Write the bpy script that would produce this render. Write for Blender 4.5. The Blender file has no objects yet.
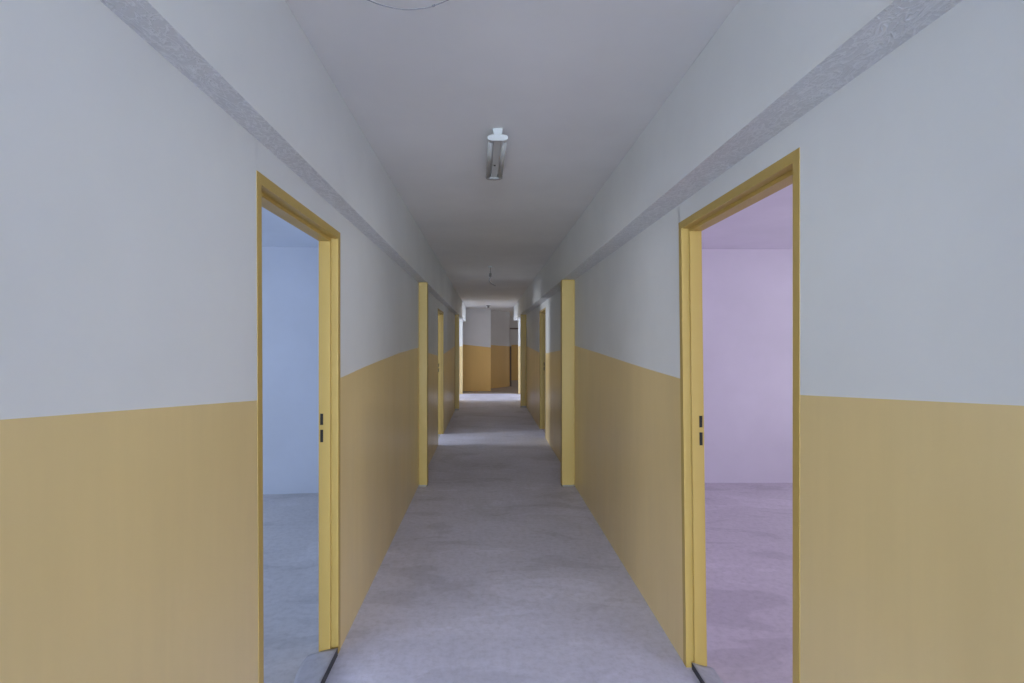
import bpy, bmesh, math, random
from mathutils import Vector
random.seed(4)
S = bpy.context.scene
COL = S.collection

# ------------------------------------------------------------------ dimensions (metres; camera at the origin, 1.5 m up, looking along +Y)
XL, XR = -0.719, 0.922            # corridor wall faces
TH = 0.085                        # partition thickness
BL, BR = -0.632, 0.790            # inner faces of the two beams
ZBL, ZBR = 2.136, 2.164           # undersides of the beams
ZC = 2.575                        # ceiling
Y0, Y1 = -1.3, 15.3               # corridor length
YH = 13.65                        # side passages start here
YB = 16.2                         # pier in the far hall

# ------------------------------------------------------------------ materials
def new_mat(name, rgb, rough=0.6, spec=0.5):
    m = bpy.data.materials.new(name)
    m.use_nodes = True
    b = m.node_tree.nodes['Principled BSDF']
    b.inputs['Base Color'].default_value = (*rgb, 1)
    b.inputs['Roughness'].default_value = rough
    b.inputs['Specular IOR Level'].default_value = spec
    return m, m.node_tree, b

def coords(nt, scale=(1, 1, 1)):
    tc = nt.nodes.new('ShaderNodeTexCoord')
    mp = nt.nodes.new('ShaderNodeMapping')
    mp.inputs['Scale'].default_value = scale
    nt.links.new(tc.outputs['Object'], mp.inputs['Vector'])
    return mp.outputs['Vector']

def noise(nt, vec, scale, detail=4, rough=0.55, dist=0.0):
    n = nt.nodes.new('ShaderNodeTexNoise')
    n.inputs['Scale'].default_value = scale
    n.inputs['Detail'].default_value = detail
    n.inputs['Roughness'].default_value = rough
    n.inputs['Distortion'].default_value = dist
    nt.links.new(vec, n.inputs['Vector'])
    return n.outputs['Fac']

def ramp(nt, fac, stops):
    r = nt.nodes.new('ShaderNodeValToRGB')
    e = r.color_ramp.elements
    while len(e) < len(stops):
        e.new(0.5)
    for el, (p, c) in zip(e, stops):
        el.position = p
        el.color = (*c, 1) if len(c) == 3 else c
    nt.links.new(fac, r.inputs['Fac'])
    return r.outputs['Color']

def mix(nt, kind, a, b, fac):
    n = nt.nodes.new('ShaderNodeMix')
    n.data_type = 'RGBA'
    n.blend_type = kind
    for sock, v in ((6, a), (7, b)):
        if isinstance(v, tuple):
            n.inputs[sock].default_value = (*v, 1)
        else:
            nt.links.new(v, n.inputs[sock])
    if isinstance(fac, (int, float)):
        n.inputs[0].default_value = fac
    else:
        nt.links.new(fac, n.inputs[0])
    return n.outputs[2]

def bump(nt, b, height, strength, dist=0.01):
    n = nt.nodes.new('ShaderNodeBump')
    n.inputs['Strength'].default_value = strength
    n.inputs['Distance'].default_value = dist
    nt.links.new(height, n.inputs['Height'])
    nt.links.new(n.outputs['Normal'], b.inputs['Normal'])

def scl(c, k):
    return tuple(x * k for x in c)

def plaster(name, rgb, rough=0.7, spec=0.3, var=0.05, bstr=0.10):
    m, nt, b = new_mat(name, rgb, rough, spec)
    v = coords(nt)
    f = noise(nt, v, 1.6, 5)
    nt.links.new(ramp(nt, f, [(0.3, scl(rgb, 1 - var)), (0.7, scl(rgb, 1 + var * 0.6))]), b.inputs['Base Color'])
    bump(nt, b, noise(nt, v, 55, 6, 0.6), bstr, 0.004)
    return m

def gloss_paint(name, rgb, rough, spec, var=0.05, streak=0.025, bstr=0.08):
    m, nt, b = new_mat(name, rgb, rough, spec)
    v = coords(nt, (1, 1, 0.25))
    f = noise(nt, v, 2.2, 4)
    base = ramp(nt, f, [(0.3, scl(rgb, 1 - var)), (0.7, scl(rgb, 1 + var))])
    v2 = coords(nt, (7, 7, 0.5))
    g = noise(nt, v2, 3.0, 3)
    base = mix(nt, 'MULTIPLY', base, ramp(nt, g, [(0.35, (1 - streak,) * 3), (0.65, (1, 1, 1))]), 1.0)
    nt.links.new(base, b.inputs['Base Color'])
    r = ramp(nt, noise(nt, v, 5.0, 3), [(0.3, (rough * 0.9,) * 3), (0.7, (rough * 1.12,) * 3)])
    nt.links.new(r, b.inputs['Roughness'])
    bump(nt, b, noise(nt, coords(nt), 40, 5, 0.6), bstr, 0.004)
    return m

def concrete(name, rgb, var=0.10, rough=0.55, spec=0.35):
    m, nt, b = new_mat(name, rgb, rough, spec)
    v = coords(nt)
    f = noise(nt, v, 0.9, 8, 0.62, 0.4)
    base = ramp(nt, f, [(0.30, scl(rgb, 1 - var)), (0.50, rgb), (0.72, scl(rgb, 1 + var * 0.9))])
    # trowelled patches with soft edges, stretched across the walk
    g = noise(nt, coords(nt, (0.8, 1.7, 1)), 1.5, 6, 0.6, 0.8)
    base = mix(nt, 'MULTIPLY', base, ramp(nt, g, [(0.39, (0.86, 0.86, 0.865)), (0.44, (0.975, 0.975, 0.975)), (0.58, (1, 1, 1)), (0.61, (1.07, 1.07, 1.075))]), 1.0)
    # fine speckle
    h = noise(nt, v, 26, 5, 0.7)
    base = mix(nt, 'MULTIPLY', base, ramp(nt, h, [(0.36, (0.90,) * 3), (0.5, (1, 1, 1)), (0.68, (1.07,) * 3)]), 1.0)
    nt.links.new(base, b.inputs['Base Color'])
    bump(nt, b, noise(nt, v, 18, 8, 0.65), 0.12, 0.006)
    return m

def stucco(name, rgb):
    m, nt, b = new_mat(name, rgb, 0.75, 0.3)
    w = noise(nt, coords(nt, (1.0, 0.40, 1.0)), 22, 3, 0.5, 2.2)
    r1 = ramp(nt, w, [(0.44, (0, 0, 0)), (0.50, (1, 1, 1)), (0.56, (0, 0, 0))])
    w2 = noise(nt, coords(nt, (0.55, 1.1, 1.0)), 30, 2, 0.5, 1.6)
    r2 = ramp(nt, w2, [(0.50, (0, 0, 0)), (0.56, (0.8,) * 3), (0.62, (0, 0, 0))])
    r = mix(nt, 'LIGHTEN', r1, r2, 1.0)
    bump(nt, b, r, 0.45, 0.008)
    nt.links.new(mix(nt, 'MIX', rgb, scl(rgb, 1.22), r), b.inputs['Base Color'])
    return m

WHITE = (0.735, 0.745, 0.735)
OCHRE = (0.75, 0.575, 0.275)
M_white = plaster('white_wall_paint', WHITE)
M_farwhite = plaster('dimmed_white_paint', (0.58, 0.545, 0.53))  # far hall white, its dimness put into the colour
M_ceil = plaster('white_ceiling_paint', (0.76, 0.755, 0.74), bstr=0.06)
M_dado = gloss_paint('ochre_gloss_paint', OCHRE, 0.32, 0.6)
M_farochre = gloss_paint('ochre_matt_paint', (0.66, 0.40, 0.13), 0.6, 0.3)  # ochre recoloured to set the brightness of the far hall
M_frame = gloss_paint('yellow_frame_paint', (0.51, 0.352, 0.098), 0.42, 0.35, 0.03, 0.02, 0.03)
M_floor = concrete('grey_concrete', (0.68, 0.68, 0.83), 0.14)
M_floorF = concrete('dimmed_brown_concrete', (0.40, 0.345, 0.305))  # far hall concrete, its weak light put into the darker colour
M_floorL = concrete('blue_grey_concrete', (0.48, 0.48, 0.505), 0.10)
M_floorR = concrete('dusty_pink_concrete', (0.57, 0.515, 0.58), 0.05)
M_roomL = plaster('pale_blue_paint', (0.63, 0.69, 0.79))
M_roomR = plaster('pale_lilac_paint', (0.73, 0.68, 0.78))
M_soffit = stucco('rough_white_stucco', (0.63, 0.64, 0.65))
M_sill = concrete('sill_mortar', (0.40, 0.41, 0.475), 0.14)
M_pad = concrete('grey_mortar', (0.34, 0.33, 0.32), 0.15)
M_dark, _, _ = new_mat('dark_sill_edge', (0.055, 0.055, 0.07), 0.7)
M_hole, _, _ = new_mat('dark_slot', (0.012, 0.010, 0.008), 0.7)
M_plastic, _, _ = new_mat('white_plastic', (0.50, 0.505, 0.495), 0.6)
M_batten, _, _ = new_mat('grey_enamel', (0.55, 0.55, 0.53), 0.45)
M_holder, _, _ = new_mat('dimmed_holder', (0.27, 0.265, 0.255), 0.6)  # darker copy for the far holder, shade put into its colour
M_tube, _, _ = new_mat('unlit_tube_glass', (0.42, 0.415, 0.40), 0.6)
M_metal, _, bb = new_mat('dull_metal', (0.42, 0.40, 0.38), 0.45)
bb.inputs['Metallic'].default_value = 0.6
M_cable, _, _ = new_mat('grey_cable', (0.20, 0.195, 0.21), 0.7)
M_darkcable, _, _ = new_mat('dark_cable', (0.22, 0.21, 0.20), 0.5)
M_darkpaint, _, _ = new_mat('dark_brown_paint', (0.13, 0.09, 0.07), 0.55)

# ------------------------------------------------------------------ mesh helpers
class MB:
    def __init__(self):
        self.v, self.f, self.m, self.mats, self.smooth = [], [], [], [], []
    def mi(self, mat):
        if mat not in self.mats:
            self.mats.append(mat)
        return self.mats.index(mat)
    def face(self, pts, mat, smooth=False):
        n = len(self.v)
        self.v += [tuple(p) for p in pts]
        self.f.append(tuple(range(n, n + len(pts))))
        self.m.append(self.mi(mat)); self.smooth.append(smooth)
    def box(self, a, b, mat):
        (x0, y0, z0), (x1, y1, z1) = a, b
        P = [(x0, y0, z0), (x1, y0, z0), (x1, y1, z0), (x0, y1, z0), (x0, y0, z1), (x1, y0, z1), (x1, y1, z1), (x0, y1, z1)]
        for q in ((3, 2, 1, 0), (4, 5, 6, 7), (0, 1, 5, 4), (1, 2, 6, 5), (2, 3, 7, 6), (3, 0, 4, 7)):
            self.face([P[i] for i in q], mat)
    def loft(self, r0, r1, mat, caps=True, smooth=False):
        n = len(r0)
        for i in range(n):
            j = (i + 1) % n
            self.face([r0[i], r0[j], r1[j], r1[i]], mat, smooth)
        if caps:
            self.face(list(reversed(r0)), mat); self.face(r1, mat)
    def tube(self, pts, r, mat, n=10, caps=True):
        pts = [Vector(p) for p in pts]
        rings = []
        for i, p in enumerate(pts):
            t = (pts[min(i + 1, len(pts) - 1)] - pts[max(i - 1, 0)]).normalized()
            up = Vector((0, 0, 1)) if abs(t.z) < 0.9 else Vector((1, 0, 0))
            a = t.cross(up).normalized(); b = t.cross(a).normalized()
            rings.append([p + r * (math.cos(2 * math.pi * k / n) * a + math.sin(2 * math.pi * k / n) * b) for k in range(n)])
        for i in range(len(rings) - 1):
            self.loft(rings[i], rings[i + 1], mat, False, True)
        if caps:
            self.face(list(reversed(rings[0])), mat); self.face(rings[-1], mat)
    def build(self, name, parent=None, bevel=0.0, origin=None):
        me = bpy.data.meshes.new(name)
        o0 = Vector(origin) if origin is not None else Vector((0, 0, 0))
        me.from_pydata([tuple(Vector(p) - o0) for p in self.v], [], self.f)
        for mt in self.mats:
            me.materials.append(mt)
        for p, i, s in zip(me.polygons, self.m, self.smooth):
            p.material_index = i; p.use_smooth = s
        bm = bmesh.new(); bm.from_mesh(me)
        bmesh.ops.remove_doubles(bm, verts=bm.verts, dist=1e-5)
        bmesh.ops.recalc_face_normals(bm, faces=bm.faces)
        bm.to_mesh(me); bm.free()
        o = bpy.data.objects.new(name, me)
        COL.objects.link(o)
        o.location = o0
        if bevel:
            b = o.modifiers.new('bevel', 'BEVEL'); b.width = bevel; b.segments = 2; b.limit_method = 'ANGLE'
        if parent is not None:
            o.parent = parent
            o.location = o0 - parent.location if origin is not None else -parent.location
        return o

def empty(name, loc):
    o = bpy.data.objects.new(name, None); COL.objects.link(o)
    o.location = loc; o.empty_display_size = 0.1
    return o

def tag(o, label, cat=None, group=None, kind=None):
    o['label'] = label
    if cat: o['category'] = cat
    if group: o['group'] = group
    if kind: o['kind'] = kind
    return o

def struct(o, label=None):
    o['kind'] = 'structure'
    if label: o['label'] = label
    return o

# ------------------------------------------------------------------ corridor walls with hand painted ochre dado
def lerp_knots(k, y):
    for (ya, za), (yb, zb) in zip(k, k[1:]):
        if ya <= y <= yb:
            return za + (zb - za) * ((y - ya) / (yb - ya) if yb > ya else 0)
    return k[-1][1] if y > k[-1][0] else k[0][1]

def corridor_wall(name, x, sgn, runs, openings, rooms, label, lean={}):
    """runs: list of dado knot lists, one for each bay; openings: (y0, y1, ztop); rooms: (y0, y1, material of the far side)"""
    mb = MB()
    xb = x + sgn * TH
    def L(y, z):                   # an opening's edge out of plumb
        if y in lean:
            d, zt = lean[y]
            return y + d * max(0.0, 1 - z / zt)
        return y
    def room_mat(y):
        for a, b, m in rooms:
            if a <= y < b: return m
        return M_white
    ys = {Y0, Y1}
    for r in runs: ys |= {p[0] for p in r}
    for a, b, _ in openings: ys |= {a, b}
    for a, b, _ in rooms: ys |= {a, b}
    ys = sorted(y for y in ys if Y0 <= y <= Y1)
    def op(y):
        for a, b, z in openings:
            if a < y < b: return z
        return None
    for ya, yb in zip(ys, ys[1:]):
        if yb - ya < 1e-6: continue
        ym = (ya + yb) / 2
        z0 = op(ym)
        rm = room_mat(ym)
        if z0 is not None:
            mb.face([(x, ya, z0), (x, yb, z0), (x, yb, ZC), (x, ya, ZC)], M_white)
            mb.face([(xb, ya, z0), (xb, yb, z0), (xb, yb, ZC), (xb, ya, ZC)], rm)
            mb.face([(x, ya, z0), (x, yb, z0), (xb, yb, z0), (xb, ya, z0)], M_white)
        else:
            run = next(r for r in runs if r[0][0] <= ym <= r[-1][0])
            da, db = lerp_knots(run, ya), lerp_knots(run, yb)
            mb.face([(x, L(ya, 0), 0), (x, L(yb, 0), 0), (x, L(yb, db), db), (x, L(ya, da), da)], M_dado)
            mb.face([(x, L(ya, da), da), (x, L(yb, db), db), (x, L(yb, ZC), ZC), (x, L(ya, ZC), ZC)], M_white)
            mb.face([(xb, L(ya, 0), 0), (xb, L(yb, 0), 0), (xb, L(yb, ZC), ZC), (xb, L(ya, ZC), ZC)], rm)
            for y, d in ((ya, da), (yb, db)):
                if y in (Y0, Y1) or op(y - 1e-4 if y == ya else y + 1e-4) is not None:
                    mb.face([(x, L(y, 0), 0), (xb, L(y, 0), 0), (xb, L(y, d), d), (x, L(y, d), d)], M_dado)
                    zt = ZC if y in (Y0, Y1) else (op(y - 1e-4 if y == ya else y + 1e-4) or ZC)
                    mb.face([(x, L(y, d), d), (xb, L(y, d), d), (xb, L(y, zt), zt), (x, L(y, zt), zt)], M_white)
    return struct(mb.build(name), label)

# door openings: (y0, y1, ztop) outer edges of their frames
DL1 = (1.621, 2.545, 2.039); DL2 = (7.60, 8.60, 2.01)
DR1 = (1.532, 2.500, 2.077); DR2 = (8.17, 9.12, 2.06)
YP1, YP2 = 5.44, 11.62             # fronts of the two pairs of posts

runs_l = [[(Y0, 1.54), (0.768, 1.3866), (1.626, 1.320), (2.555, 1.329), (3.05, 1.360), (3.54, 1.384), (4.3, 1.420), (5.2, 1.445), (YP1 + .03, 1.45)],
          [(YP1 + .03, 1.405), (6.17, 1.388), (7.60, 1.315), (8.60, 1.315), (10.2, 1.375), (YP2 + .03, 1.43)],
          [(YP2 + .03, 1.42), (YH, 1.40), (Y1, 1.40)]]
runs_r = [[(Y0, 1.55), (0.89, 1.3925), (1.53, 1.347), (2.50, 1.330), (3.0, 1.352), (3.44, 1.373), (4.3, 1.418), (YP1 + .03, 1.472)],
          [(YP1 + .03, 1.43), (6.38, 1.413), (7.88, 1.350), (8.17, 1.340), (9.12, 1.332), (YP2 + .53, 1.43)],
          [(YP2 + .53, 1.42), (YH, 1.41), (Y1, 1.41)]]
corridor_wall('wall_left', XL, -1, runs_l, [DL1, DL2, (YH, Y1, ZBL)], [(Y0, 6.2, M_roomL)], 'left corridor wall, white above an ochre gloss dado', {DL1[0]: (.02, DL1[2])})
corridor_wall('wall_right', XR, 1, runs_r, [DR1, DR2, (YH, Y1, ZBR)], [(Y0, 6.2, M_roomR)], 'right corridor wall, white above an ochre gloss dado', {DR1[1]: (-.062, DR1[2])})

# piers that carry the beams where the side passages end
for nm, xa, xb, lab in (('wall_far_left', XL - TH, XL, 'left end wall of the corridor beside the bright passage'),
                        ('wall_far_right', XR, XR + TH, 'right end wall of the corridor beside the bright passage')):
    mb = MB()
    far = -4.6 if xa < 0 else 4.6
    a, b = (far, xb) if xa < 0 else (xa, far)
    mb.box((a, Y1, 0), (b, Y1 + .10, 1.405), M_dado)
    mb.box((a, Y1, 1.405), (b, Y1 + .10, ZC), M_white)
    struct(mb.build(nm), lab)

# beams under the ceiling: smooth face, rough stucco underside
def beam(name, xw, xi, zb, label):
    mb = MB()
    y0, y1 = Y0, Y1 + .10
    mb.face([(xi, y0, zb), (xi, y1, zb), (xi, y1, ZC), (xi, y0, ZC)], M_white)
    n = 40
    for i in range(n):
        ya, yb = y0 + (y1 - y0) * i / n, y0 + (y1 - y0) * (i + 1) / n
        mb.face([(xi, ya, zb), (xi, yb, zb), (xw, yb, zb), (xw, ya, zb)], M_soffit)
    mb.face([(xw, y0, zb), (xw, y1, zb), (xw, y1, ZC), (xw, y0, ZC)], M_white)
    mb.face([(xw, y0, ZC), (xw, y1, ZC), (xi, y1, ZC), (xi, y0, ZC)], M_white)
    for y in (y0, y1):
        mb.face([(xi, y, zb), (xw, y, zb), (xw, y, ZC), (xi, y, ZC)], M_white)
    o = mb.build(name, bevel=0.004)
    return tag(struct(o), label, 'beam')
beam('trim_1', XL, BL, ZBL, 'white downstand beam with rough stucco underside along the left wall')
beam('trim_2', XR, BR, ZBR, 'white downstand beam with rough stucco underside along the right wall')

# ------------------------------------------------------------------ floors and ceilings
def slab(name, x0, x1, y0, y1, z0, z1, mat, label):
    mb = MB(); mb.box((x0, y0, z0), (x1, y1, z1), mat)
    return struct(mb.build(name), label)
slab('floor', XL - TH / 2, XR + TH / 2, -12.2, YH, -0.15, 0, M_floor, 'bare grey concrete corridor floor')
slab('floor_passage', -4.7, 4.7, YH, Y1 + .1, -0.15, 0, M_floor, 'brightly lit grey concrete floor where the side passages cross')
slab('floor_far', -4.7, 4.7, Y1 + .1, 22, -0.15, 0, M_floorF, 'brownish concrete floor of the far hall, darkened in colour for its weak light')
slab('floor_left', -4.7, XL - TH / 2, -12.2, YH, -0.15, 0, M_floorL, 'bluish concrete floor of the left rooms')
slab('floor_right', XR + TH / 2, 4.7, -12.2, YH, -0.15, 0, M_floorR, 'dusty pink concrete floor of the right rooms')
slab('ceiling', XL - TH, XR + TH, -12.2, YH, ZC, ZC + .15, M_ceil, 'plain white corridor ceiling')
slab('ceiling_far', -4.7, 4.7, YH, 22, ZC, ZC + .15, M_ceil, 'white ceiling of the far hall')
slab('ceiling_left', -4.7, XL - TH, -12.2, 6.3, 2.455, ZC + .15, M_roomL, 'pale blue ceiling of the left rooms')
slab('ceiling_right', XR + TH, 4.7, -12.2, 6.3, 2.505, ZC + .15, M_roomR, 'pale lilac ceiling of the right rooms')

slab('ceiling_back_left', -4.7, XL - TH, 6.3, YH, ZC, ZC + .15, M_ceil, 'white ceiling of the second left room')
slab('ceiling_back_right', XR + TH, 4.7, 6.3, YH, ZC, ZC + .15, M_ceil, 'white ceiling of the second right room')
# ------------------------------------------------------------------ room shells beyond the doors
def wall_box(name, a, b, mat, label):
    mb = MB(); mb.box(a, b, mat)
    return struct(mb.build(name), label)

def window_wall(name, xa, xb, ya, yb, openings, mat, label):
    """outer wall along Y with window openings (y0, y1, z0, z1)"""
    mb = MB()
    y = ya
    for (a, b, z0, z1) in sorted(openings):
        mb.box((xa, y, 0), (xb, a, ZC), mat)
        mb.box((xa, a, 0), (xb, b, z0), mat)
        mb.box((xa, a, z1), (xb, b, ZC), mat)
        y = b
    mb.box((xa, y, 0), (xb, yb, ZC), mat)
    return struct(mb.build(name), label)

# left room: end wall a little askew
mb = MB()
pts = [(XL - TH, 5.27), (-4.6, 4.95), (-4.6, 5.10), (XL - TH, 5.42)]
mb.loft([(x, y, 0) for x, y in pts], [(x, y, ZC) for x, y in pts], M_roomL)
struct(mb.build('wall_left_room_end'), 'pale blue end wall seen through the left doorway')
wall_box('wall_right_room_end', (XR + TH, 5.575, 0), (4.6, 5.72, ZC), M_roomR, 'pale lilac end wall seen through the right doorway')
wall_box('wall_left_back_room_end', (-4.6, 10.4, 0), (XL - TH, 10.5, ZC), M_white, 'end wall of the second left room')
wall_box('wall_right_back_room_end', (XR + TH, 10.9, 0), (4.6, 11.0, ZC), M_white, 'end wall of the second right room')
wall_box('wall_left_passage', (-4.6, YH - .10, 0), (XL - TH, YH, ZC), M_white, 'near wall of the left side passage')
wall_box('wall_right_passage', (XR + TH, YH - .10, 0), (4.6, YH, ZC), M_white, 'near wall of the right side passage')
wall_box('wall_left_room_near', (-4.6, Y0 - .1, 0), (XL, Y0, ZC), M_roomL, 'near wall of the left room')
wall_box('wall_right_room_near', (XR, Y0 - .1, 0), (4.6, Y0, ZC), M_roomR, 'near wall of the right room')
WIN_L = [(-7.4, -3.2, 0.9, 2.3), (-1.1, 1.2, 0.85, 2.25), (2.9, 4.7, 0.85, 2.25), (7.0, 8.0, 0.5, 2.1), (YH + .2, Y1 - .2, 0.3, 2.3)]  # hall and second room openings are unseen, added for fill light
WIN_R = [(-7.4, -3.2, 0.9, 2.3), (-1.1, 1.2, 0.85, 2.25), (2.9, 4.7, 0.85, 2.25), (8.4, 9.0, 0.9, 2.0), (YH + .2, Y1 - .2, 0.3, 2.3), (18.7, 20.3, 0.6, 2.2)]
window_wall('wall_outer_left', -4.75, -4.6, -12.2, 22, WIN_L, M_white, 'outer wall with windows on the left')
window_wall('wall_outer_right', 4.6, 4.75, -12.2, 22, WIN_R, M_white, 'outer wall with windows on the right')
# unseen hall behind the photographer, its depth and wide window shaped to even the light
mb = MB()
mb.box((-4.6, -12.2, 0), (4.6, -12.05, 0.4), M_white)
mb.box((-4.6, -12.2, 2.5), (4.6, -12.05, ZC), M_white)
mb.box((-4.6, -12.2, .4), (-3.2, -12.05, 2.5), M_white)
mb.box((3.2, -12.2, .4), (4.6, -12.05, 2.5), M_white)
struct(mb.build('wall_back'), 'unseen back wall with a wide window, set far behind the photographer to even the light')

# ------------------------------------------------------------------ far hall
mb = MB()
zl, zr = 1.462, 1.362
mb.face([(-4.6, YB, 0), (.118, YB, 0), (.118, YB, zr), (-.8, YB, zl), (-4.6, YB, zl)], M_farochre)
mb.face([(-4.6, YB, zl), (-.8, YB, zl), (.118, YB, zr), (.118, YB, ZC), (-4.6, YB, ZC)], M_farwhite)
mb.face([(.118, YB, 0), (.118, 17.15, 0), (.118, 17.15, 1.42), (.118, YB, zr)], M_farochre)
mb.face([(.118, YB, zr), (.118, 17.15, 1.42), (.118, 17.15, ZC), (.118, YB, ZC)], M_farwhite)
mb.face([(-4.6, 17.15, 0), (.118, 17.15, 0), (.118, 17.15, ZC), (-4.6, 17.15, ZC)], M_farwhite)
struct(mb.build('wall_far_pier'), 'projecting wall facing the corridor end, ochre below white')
mb = MB()
A, B = (.10, 17.1), (.785, 18.0)
A2, B2 = (.00, 17.2), (.685, 18.1)
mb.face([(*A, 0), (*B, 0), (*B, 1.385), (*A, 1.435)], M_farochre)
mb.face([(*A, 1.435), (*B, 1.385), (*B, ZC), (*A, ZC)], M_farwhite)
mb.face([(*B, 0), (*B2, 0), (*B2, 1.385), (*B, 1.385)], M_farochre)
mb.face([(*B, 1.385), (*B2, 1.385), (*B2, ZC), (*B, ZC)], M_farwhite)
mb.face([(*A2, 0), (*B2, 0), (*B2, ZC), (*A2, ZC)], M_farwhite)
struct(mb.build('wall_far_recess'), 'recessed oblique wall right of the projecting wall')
mb = MB()
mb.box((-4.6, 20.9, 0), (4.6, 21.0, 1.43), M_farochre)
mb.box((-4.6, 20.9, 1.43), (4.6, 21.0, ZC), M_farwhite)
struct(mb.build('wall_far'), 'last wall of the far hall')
d5 = empty('door_5', (.80, 18.02, 0))
struct(d5); tag(d5, 'dark narrow door frame at the far end, right of the oblique wall', 'door frame')
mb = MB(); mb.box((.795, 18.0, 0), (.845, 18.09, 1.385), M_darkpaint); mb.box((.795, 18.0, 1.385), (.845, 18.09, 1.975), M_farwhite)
mb.build('jamb', d5)
mb = MB(); mb.box((.795, 18.0, 1.975), (1.75, 18.09, 2.025), M_darkpaint)
mb.build('head', d5)
mb = MB(); mb.box((1.70, 18.0, 0), (1.75, 18.09, 1.975), M_darkpaint)
mb.build('jamb', d5)

# ------------------------------------------------------------------ door frames (no leaves hung)
PROF = [(-.0015, 0), (-.0015, .035), (.033, .035), (.033, .050), (TH + .004, .050), (TH + .004, 0)]
def door_frame(name, xw, sgn, op, label, lean_near=0.0, lean_far=0.0, slot=True):
    y0, y1, zt = op
    root = empty(name, (xw, (y0 + y1) / 2, 0))
    struct(root); tag(root, label, 'door frame')
    X = lambda u: xw + sgn * u
    def jamb(yo, d, lean):
        mb = MB()
        lo = [(X(u), yo + d * v + lean, 0.0) for u, v in PROF]
        hi = [(X(u), yo + d * v, zt - v) for u, v in PROF]
        mb.loft(lo, hi, M_frame)
        return mb.build('jamb', root, bevel=0.0007)
    jn = jamb(y0, 1, lean_near)
    jf = jamb(y1, -1, lean_far)
    mb = MB()
    mb.loft([(X(u), y0 + v, zt - v) for u, v in PROF], [(X(u), y1 - v, zt - v) for u, v in PROF], M_frame)
    mb.build('head', root, bevel=0.0007)
    for zc, h in ((1.134, .054), (1.054, .060)):           # near-black blocks for the shade in the far jamb's latch and bolt slots
        mb = MB()
        yf = y1 - .050 + lean_far * (1 - zc / zt)
        xa, xb = sorted((X(TH - .018), X(TH - .004)))
        mb.box((xa, yf - .0012, zc - h / 2), (xb, yf + .012, zc + h / 2), M_hole)
        s = mb.build('latch_slot')
        s.parent = jf; s.location = -root.location - jf.location
        s['label'] = 'dark block standing for the shaded latch slot'
    return root
door_frame('door_1', XL, -1, DL1, 'yellow empty door frame in the left wall nearest the camera, opening to a blue room', lean_near=.02)
door_frame('door_2', XR, 1, DR1, 'yellow empty door frame in the right wall nearest the camera, opening to a lilac room', lean_far=-.062)
door_frame('door_3', XL, -1, DL2, 'narrow bright yellow door frame on the left between the two pairs of posts')
door_frame('door_4', XR, 1, DR2, 'shadowed brown-yellow door frame on the right between the two pairs of posts')

# ------------------------------------------------------------------ yellow posts under the beams
def post(xw, xi, yf, zt, gap, label, th=.10):
    s = 1 if xi > xw else -1
    mb = MB()
    pts = [(xw, yf + .018), (xw + s * .018, yf + .018), (xw + s * .018, yf), (xi + s * .006, yf), (xi + s * .006, yf + th), (xw, yf + th)]
    mb.loft([(x, y, gap) for x, y in pts], [(x, y, zt) for x, y in pts], M_frame)
    o = mb.build('door_post', bevel=.003, origin=((xw + xi) / 2, yf + th / 2, 0))
    # rough mortar pad the post is set in
    mp = MB()
    n = 14; cx, cy = (xw + xi) / 2, yf + th / 2
    lo, hi = [], []
    for k in range(n):
        a = 2 * math.pi * k / n
        r = .95 + .12 * random.random()
        dx = (abs(xi - xw) / 2 + .010) * r * max(-1, min(1, 1.35 * math.cos(a)))
        dy = (th / 2 + .010) * r * max(-1, min(1, 1.35 * math.sin(a)))
        x = cx + dx
        x = max(x, xw) if s > 0 else min(x, xw)
        lo.append((x, cy + dy, 0)); hi.append((cx + (x - cx) * .86, cy + dy * .86, gap + .003))
    mp.loft(lo, hi, M_pad)
    p = mp.build('mortar_pad')
    p.parent = o; p.location = -o.location
    p['label'] = 'rough grey mortar pad at the foot'
    return tag(o, label, 'post', 'yellow posts under the corridor beams')
post(XL, BL, YP1, ZBL, .012, 'yellow post on the left, the nearer one, just past the long ochre wall')
post(XR, BR, YP1, ZBR, .012, 'yellow post on the right, the nearer one, just past the long ochre wall')
post(XL, BL, YP2, ZBL, .030, 'dim yellow post on the left in the dark stretch before the bright passage')
post(XR, BR, YP2 + .5, ZBR, .030, 'dim yellow post on the right in the dark stretch before the bright passage')

# ------------------------------------------------------------------ concrete thresholds
def threshold(xe, sgn, ya, yb, h, far_pts, label):
    """xe: corridor edge; far_pts: (y, x of the room edge); top slopes down towards the room"""
    mb = MB()
    n, m = 36, 8
    def xf(y):
        return lerp_knots(far_pts, y)
    grid = []
    for i in range(n + 1):
        y = ya + (yb - ya) * i / n
        row = []
        for j in range(m + 1):
            t = j / m
            z = h * (1 - t) ** 0.8 + .003 + (.0015 * math.sin(37 * y + 9 * t) if 0 < j < m else 0)
            row.append((xe + (xf(y) - xe) * t, y, z))
        grid.append(row)
    for i in range(n):
        for j in range(m):
            mb.face([grid[i][j], grid[i + 1][j], grid[i + 1][j + 1], grid[i][j + 1]], M_sill, True)
        a, b = grid[i][0], grid[i + 1][0]
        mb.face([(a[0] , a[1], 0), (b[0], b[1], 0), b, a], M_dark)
        a, b = grid[i][m], grid[i + 1][m]
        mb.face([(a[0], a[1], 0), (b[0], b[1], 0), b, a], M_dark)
    for row in (grid[0], grid[-1]):
        mb.face([(row[0][0], row[0][1], 0)] + row + [(row[-1][0], row[-1][1], 0)], M_sill)
    o = mb.build('threshold', origin=((xe + far_pts[0][1]) / 2, (ya + yb) / 2, 0))
    return tag(o, label, 'threshold')
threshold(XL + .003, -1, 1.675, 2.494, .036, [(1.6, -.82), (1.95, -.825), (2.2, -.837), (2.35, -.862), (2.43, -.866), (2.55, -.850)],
          'bluish grey mortar threshold with dark edge across the left doorway')
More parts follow.
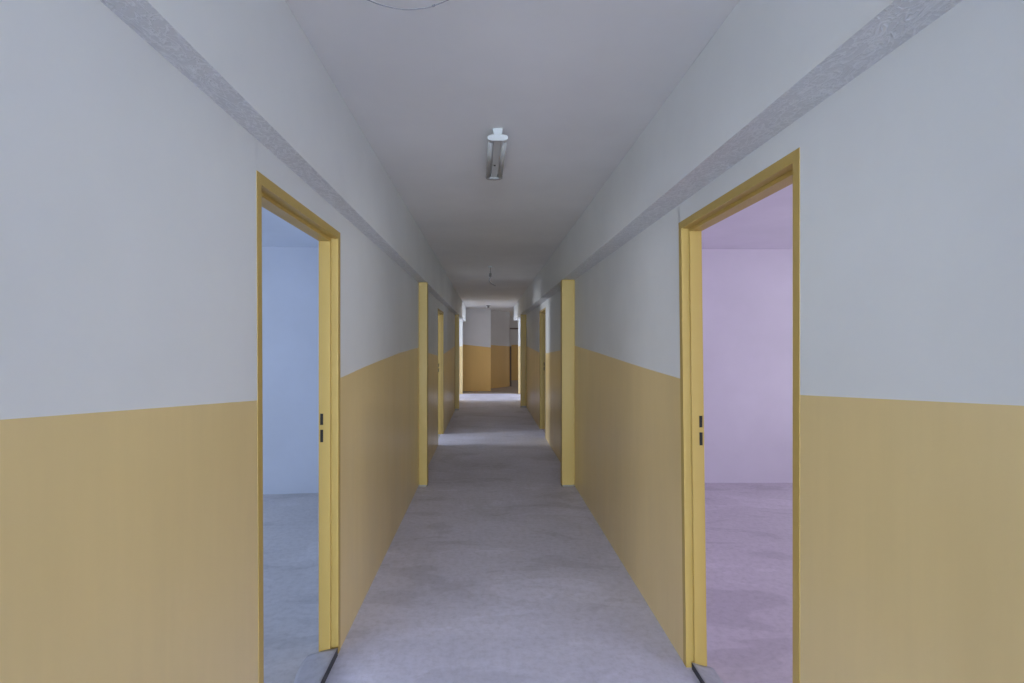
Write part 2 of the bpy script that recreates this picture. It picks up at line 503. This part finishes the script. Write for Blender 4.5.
threshold(XR + .020, 1, 1.585, 2.392, .028, [(1.5, 1.05), (2.6, 1.04)],
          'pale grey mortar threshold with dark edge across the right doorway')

# ------------------------------------------------------------------ ceiling light (unlit twin tube batten)
fx0, fy0, fy1 = .054, 2.60, 3.235
R = empty('fluorescent_light', (fx0, (fy0 + fy1) / 2, ZC))
tag(R, 'grey and white unlit twin tube fluorescent batten light on the corridor ceiling', 'ceiling light')
skew = -.010
def fx(y): return fx0 + skew * (y - fy0) / (fy1 - fy0)
mb = MB()
pr = [(-.0235, ZC), (.0235, ZC), (.019, ZC - .050), (-.019, ZC - .050)]
mb.loft([(fx(fy0) + x, fy0 + .004, z) for x, z in pr], [(fx(fy1) + x, fy1 - .004, z) for x, z in pr], M_batten)
mb.build('batten', R, bevel=.002)
for y, d in ((fy0, 1), (fy1, -1)):
    mb = MB()
    c = fx(y); hw, hh, zc = .0515, .0155, ZC - .047
    ring = []
    for k in range(24):
        a = 2 * math.pi * k / 24
        ex = math.copysign(abs(math.cos(a)) ** .55, math.cos(a)); ez = math.copysign(abs(math.sin(a)) ** .8, math.sin(a))
        ring.append((c + hw * ex, zc + hh * ez))
    mb.loft([(x, y, z) for x, z in ring], [(x, y + d * .022, z) for x, z in ring], M_plastic if d > 0 else M_holder, True)
    up = [(-.026, ZC - .001), (.026, ZC - .001), (.019, ZC - .040), (-.019, ZC - .040)]
    mb.loft([(c + x, y - d * .002, z) for x, z in up], [(c + x, y + d * .020, z) for x, z in up], M_plastic if d > 0 else M_holder)
    o = mb.build('lamp_holder', R, bevel=.0015)
    o['label'] = 'white plastic lamp holder end' if d > 0 else 'lamp holder at the far end, coloured grey to dim it'
for s in (-1, 1):
    t = MB()
    t.tube([(fx(fy0) + s * .0365, fy0 + .034, ZC - .047), (fx(fy1) + s * .0365, fy1 - .034, ZC - .047)], .0130, M_tube, 16)
    to = t.build('tube', R)
    for ya, yb in ((fy0 + .018, fy0 + .036), (fy1 - .036, fy1 - .018)):
        c = MB(); c.tube([(fx(ya) + s * .0365, ya, ZC - .047), (fx(yb) + s * .0365, yb, ZC - .047)], .0134, M_metal, 16)
        co = c.build('end_cap'); co.parent = to; co.location = -R.location - to.location
mb = MB()
ysc = 2.60 + .40
mb.tube([(fx(ysc) - .004, ysc, ZC - .050), (fx(ysc) - .004, ysc, ZC - .0535)], .0055, M_hole, 12)
o = mb.build('screw', R); o['label'] = 'dark screw in the middle of the batten'

# ------------------------------------------------------------------ loose cables and a bare lamp base on the ceiling
def catmull(P, n=10):
    P = [Vector(p) for p in P]; out = []
    Q = [P[0] * 2 - P[1]] + P + [P[-1] * 2 - P[-2]]
    for i in range(1, len(Q) - 2):
        for k in range(n):
            t = k / n; a, b, c, d = Q[i - 1:i + 3]
            out.append(.5 * ((2 * b) + (c - a) * t + (2 * a - 5 * b + 4 * c - d) * t * t + (3 * b - a - 3 * c + d) * t ** 3))
    out.append(P[-1]); return out
yc = 1.60
px = lambda x, y, Y: ((x - 487) * Y / 520, Y, 1.5 + (343 - y) * Y / 520)
mb = MB()
P = [(-.43, 1.585, ZC + .004)] + [px(*q, yc) for q in ((368, 0), (385, 6), (404, 9.4), (424, 8.2), (436, 5), (448, 0))] + [(-.085, 1.61, ZC + .004)]
mb.tube(catmull(P), .0016, M_cable, 8)
cab = mb.build('ceiling_cable', origin=(-.25, yc, ZC))
tag(cab, 'thin grey cable sagging in a shallow loop from the ceiling above the camera', 'cable')
mb = MB(); q = px(433.7, 5.8, yc)
mb.tube([(q[0] - .005, q[1], q[2] - .0005), (q[0] + .004, q[1], q[2] + .002)], .0034, M_cable, 10)
c = mb.build('cable_clip'); c.parent = cab; c.location = -cab.location

yd = 7.3
mb = MB()
P = [(.048, yd, ZC + .003), (.049, yd, 2.50), (.046, yd, 2.43), (.030, yd, 2.385), (.045, yd - .02, 2.345), (.085, yd - .04, 2.315), (.120, yd - .05, 2.297)]
mb.tube(catmull(P), .0055, M_darkcable, 8)
cab = mb.build('ceiling_cable', origin=(.048, yd, ZC))
tag(cab, 'dark cable stub dangling from the ceiling further down the corridor', 'cable')
mb = MB(); mb.tube([(.048, yd, 2.48), (.046, yd, 2.43)], .016, M_darkcable, 12)
c = mb.build('connector_block'); c.parent = cab; c.location = -cab.location
mb = MB()
mb.tube([(.048, yd, ZC + .001), (.048, yd, ZC - .018)], .035, M_plastic, 18)
c = mb.build('ceiling_rose'); c.parent = cab; c.location = -cab.location

R = empty('lamp_base', (.040, 14.75, ZC))
tag(R, 'small bare lamp base on the bright ceiling where the passages cross', 'ceiling light')
mb = MB(); mb.tube([(.04, 14.75, ZC), (.04, 14.75, ZC - .025)], .062, M_metal, 20); mb.build('base_plate', R)
mb = MB(); mb.tube([(.04, 14.75, ZC - .025), (.04, 14.75, ZC - .075)], .030, M_darkcable, 16); mb.build('socket', R)

# ------------------------------------------------------------------ daylight
W = bpy.data.worlds.new('overcast'); S.world = W; W.use_nodes = True
bg = W.node_tree.nodes['Background']
bg.inputs['Color'].default_value = (0.78, 0.88, 1.0, 1)
bg.inputs['Strength'].default_value = 0.6

def daylight(name, loc, rot, sx, sy, power, col, spread=180):
    l = bpy.data.lights.new(name, 'AREA'); l.shape = 'RECTANGLE'; l.size = sx; l.size_y = sy
    l.energy = power; l.color = col; l.spread = math.radians(spread)
    o = bpy.data.objects.new(name, l); COL.objects.link(o); o.location = loc; o.rotation_euler = rot
    return o
H = math.pi / 2
# lights sit just outside unseen window openings; room windows placed to light mid corridor
daylight('window_daylight_back', (0, -12.25, 1.45), (H, 0, 0), 6.3, 2.05, 1880, (0.70, 0.85, 1.02))  # unseen, set far back so light falls off slowly down the corridor
daylight('added_fill_hall_left', (-4.8, -5.3, 1.6), (0, -H, 0), 1.35, 4.1, 42, (0.50, 0.78, 1.0))  # added hall side light, brightens only the near walls
daylight('added_fill_hall_right', (4.8, -5.3, 1.6), (0, H, 0), 1.35, 4.1, 48, (0.52, 0.80, 1.0))  # added on the right too, for the near end only
daylight('window_daylight_left_room', (-4.8, 0.05, 1.55), (0, -H, 0), 1.35, 2.2, 42, (0.88, 0.90, 1.0), 150)
daylight('added_fill_left_room', (-4.8, 3.8, 1.55), (0, -H, 0), 1.35, 1.7, 34, (0.84, 0.90, 1.0))  # added second light, fills the room end and near corridor wall
daylight('window_daylight_right_room', (4.8, 0.05, 1.55), (0, H, 0), 1.35, 2.2, 39, (0.95, 0.96, 1.0), 150)
daylight('added_fill_right_room', (4.8, 3.8, 1.55), (0, H, 0), 1.35, 1.7, 29, (0.94, 0.97, 1.0))  # added fill for the lilac room, source unseen
daylight('window_daylight_left_back_room', (-4.8, 7.55, 1.3), (0, -H, 0), 1.5, 0.95, 70, (0.85, 0.90, 1.0), 120)
daylight('window_daylight_right_back_room', (4.8, 8.7, 1.45), (0, H, 0), 1.0, 0.55, 8, (0.9, 0.92, 1.0))
daylight('window_daylight_left_passage', (-4.8, (YH + Y1) / 2, 1.3), (0, -H, 0), 1.9, 1.2, 72, (0.76, 0.84, 1.0), 120)
daylight('window_daylight_right_passage', (4.8, (YH + Y1) / 2, 1.3), (0, H, 0), 1.9, 1.2, 72, (0.76, 0.84, 1.0), 120)
daylight('window_daylight_far', (4.8, 19.5, 1.4), (0, H, 0), 1.5, 1.5, 35, (0.92, 0.94, 1.0))

# ------------------------------------------------------------------ camera and view
cd = bpy.data.cameras.new('camera'); cam = bpy.data.objects.new('camera', cd); COL.objects.link(cam)
cam.location = (0, 0, 1.5); cam.rotation_euler = (H, 0, 0)
cd.sensor_fit = 'HORIZONTAL'; cd.sensor_width = 36; cd.lens = 520 / 1024 * 36
cd.shift_x = (512 - 487) / 1024; cd.shift_y = (343 - 341.5) / 1024
cd.clip_start = 0.05
S.camera = cam
vs = S.view_settings
vs.view_transform = 'Standard'; vs.look = 'None'; vs.gamma = 1.0; vs.exposure = 0.0; vs.use_curve_mapping = False
c = S.cycles
c.use_denoising = True
c.max_bounces = 16; c.diffuse_bounces = 12; c.glossy_bounces = 6
c.sample_clamp_indirect = 4
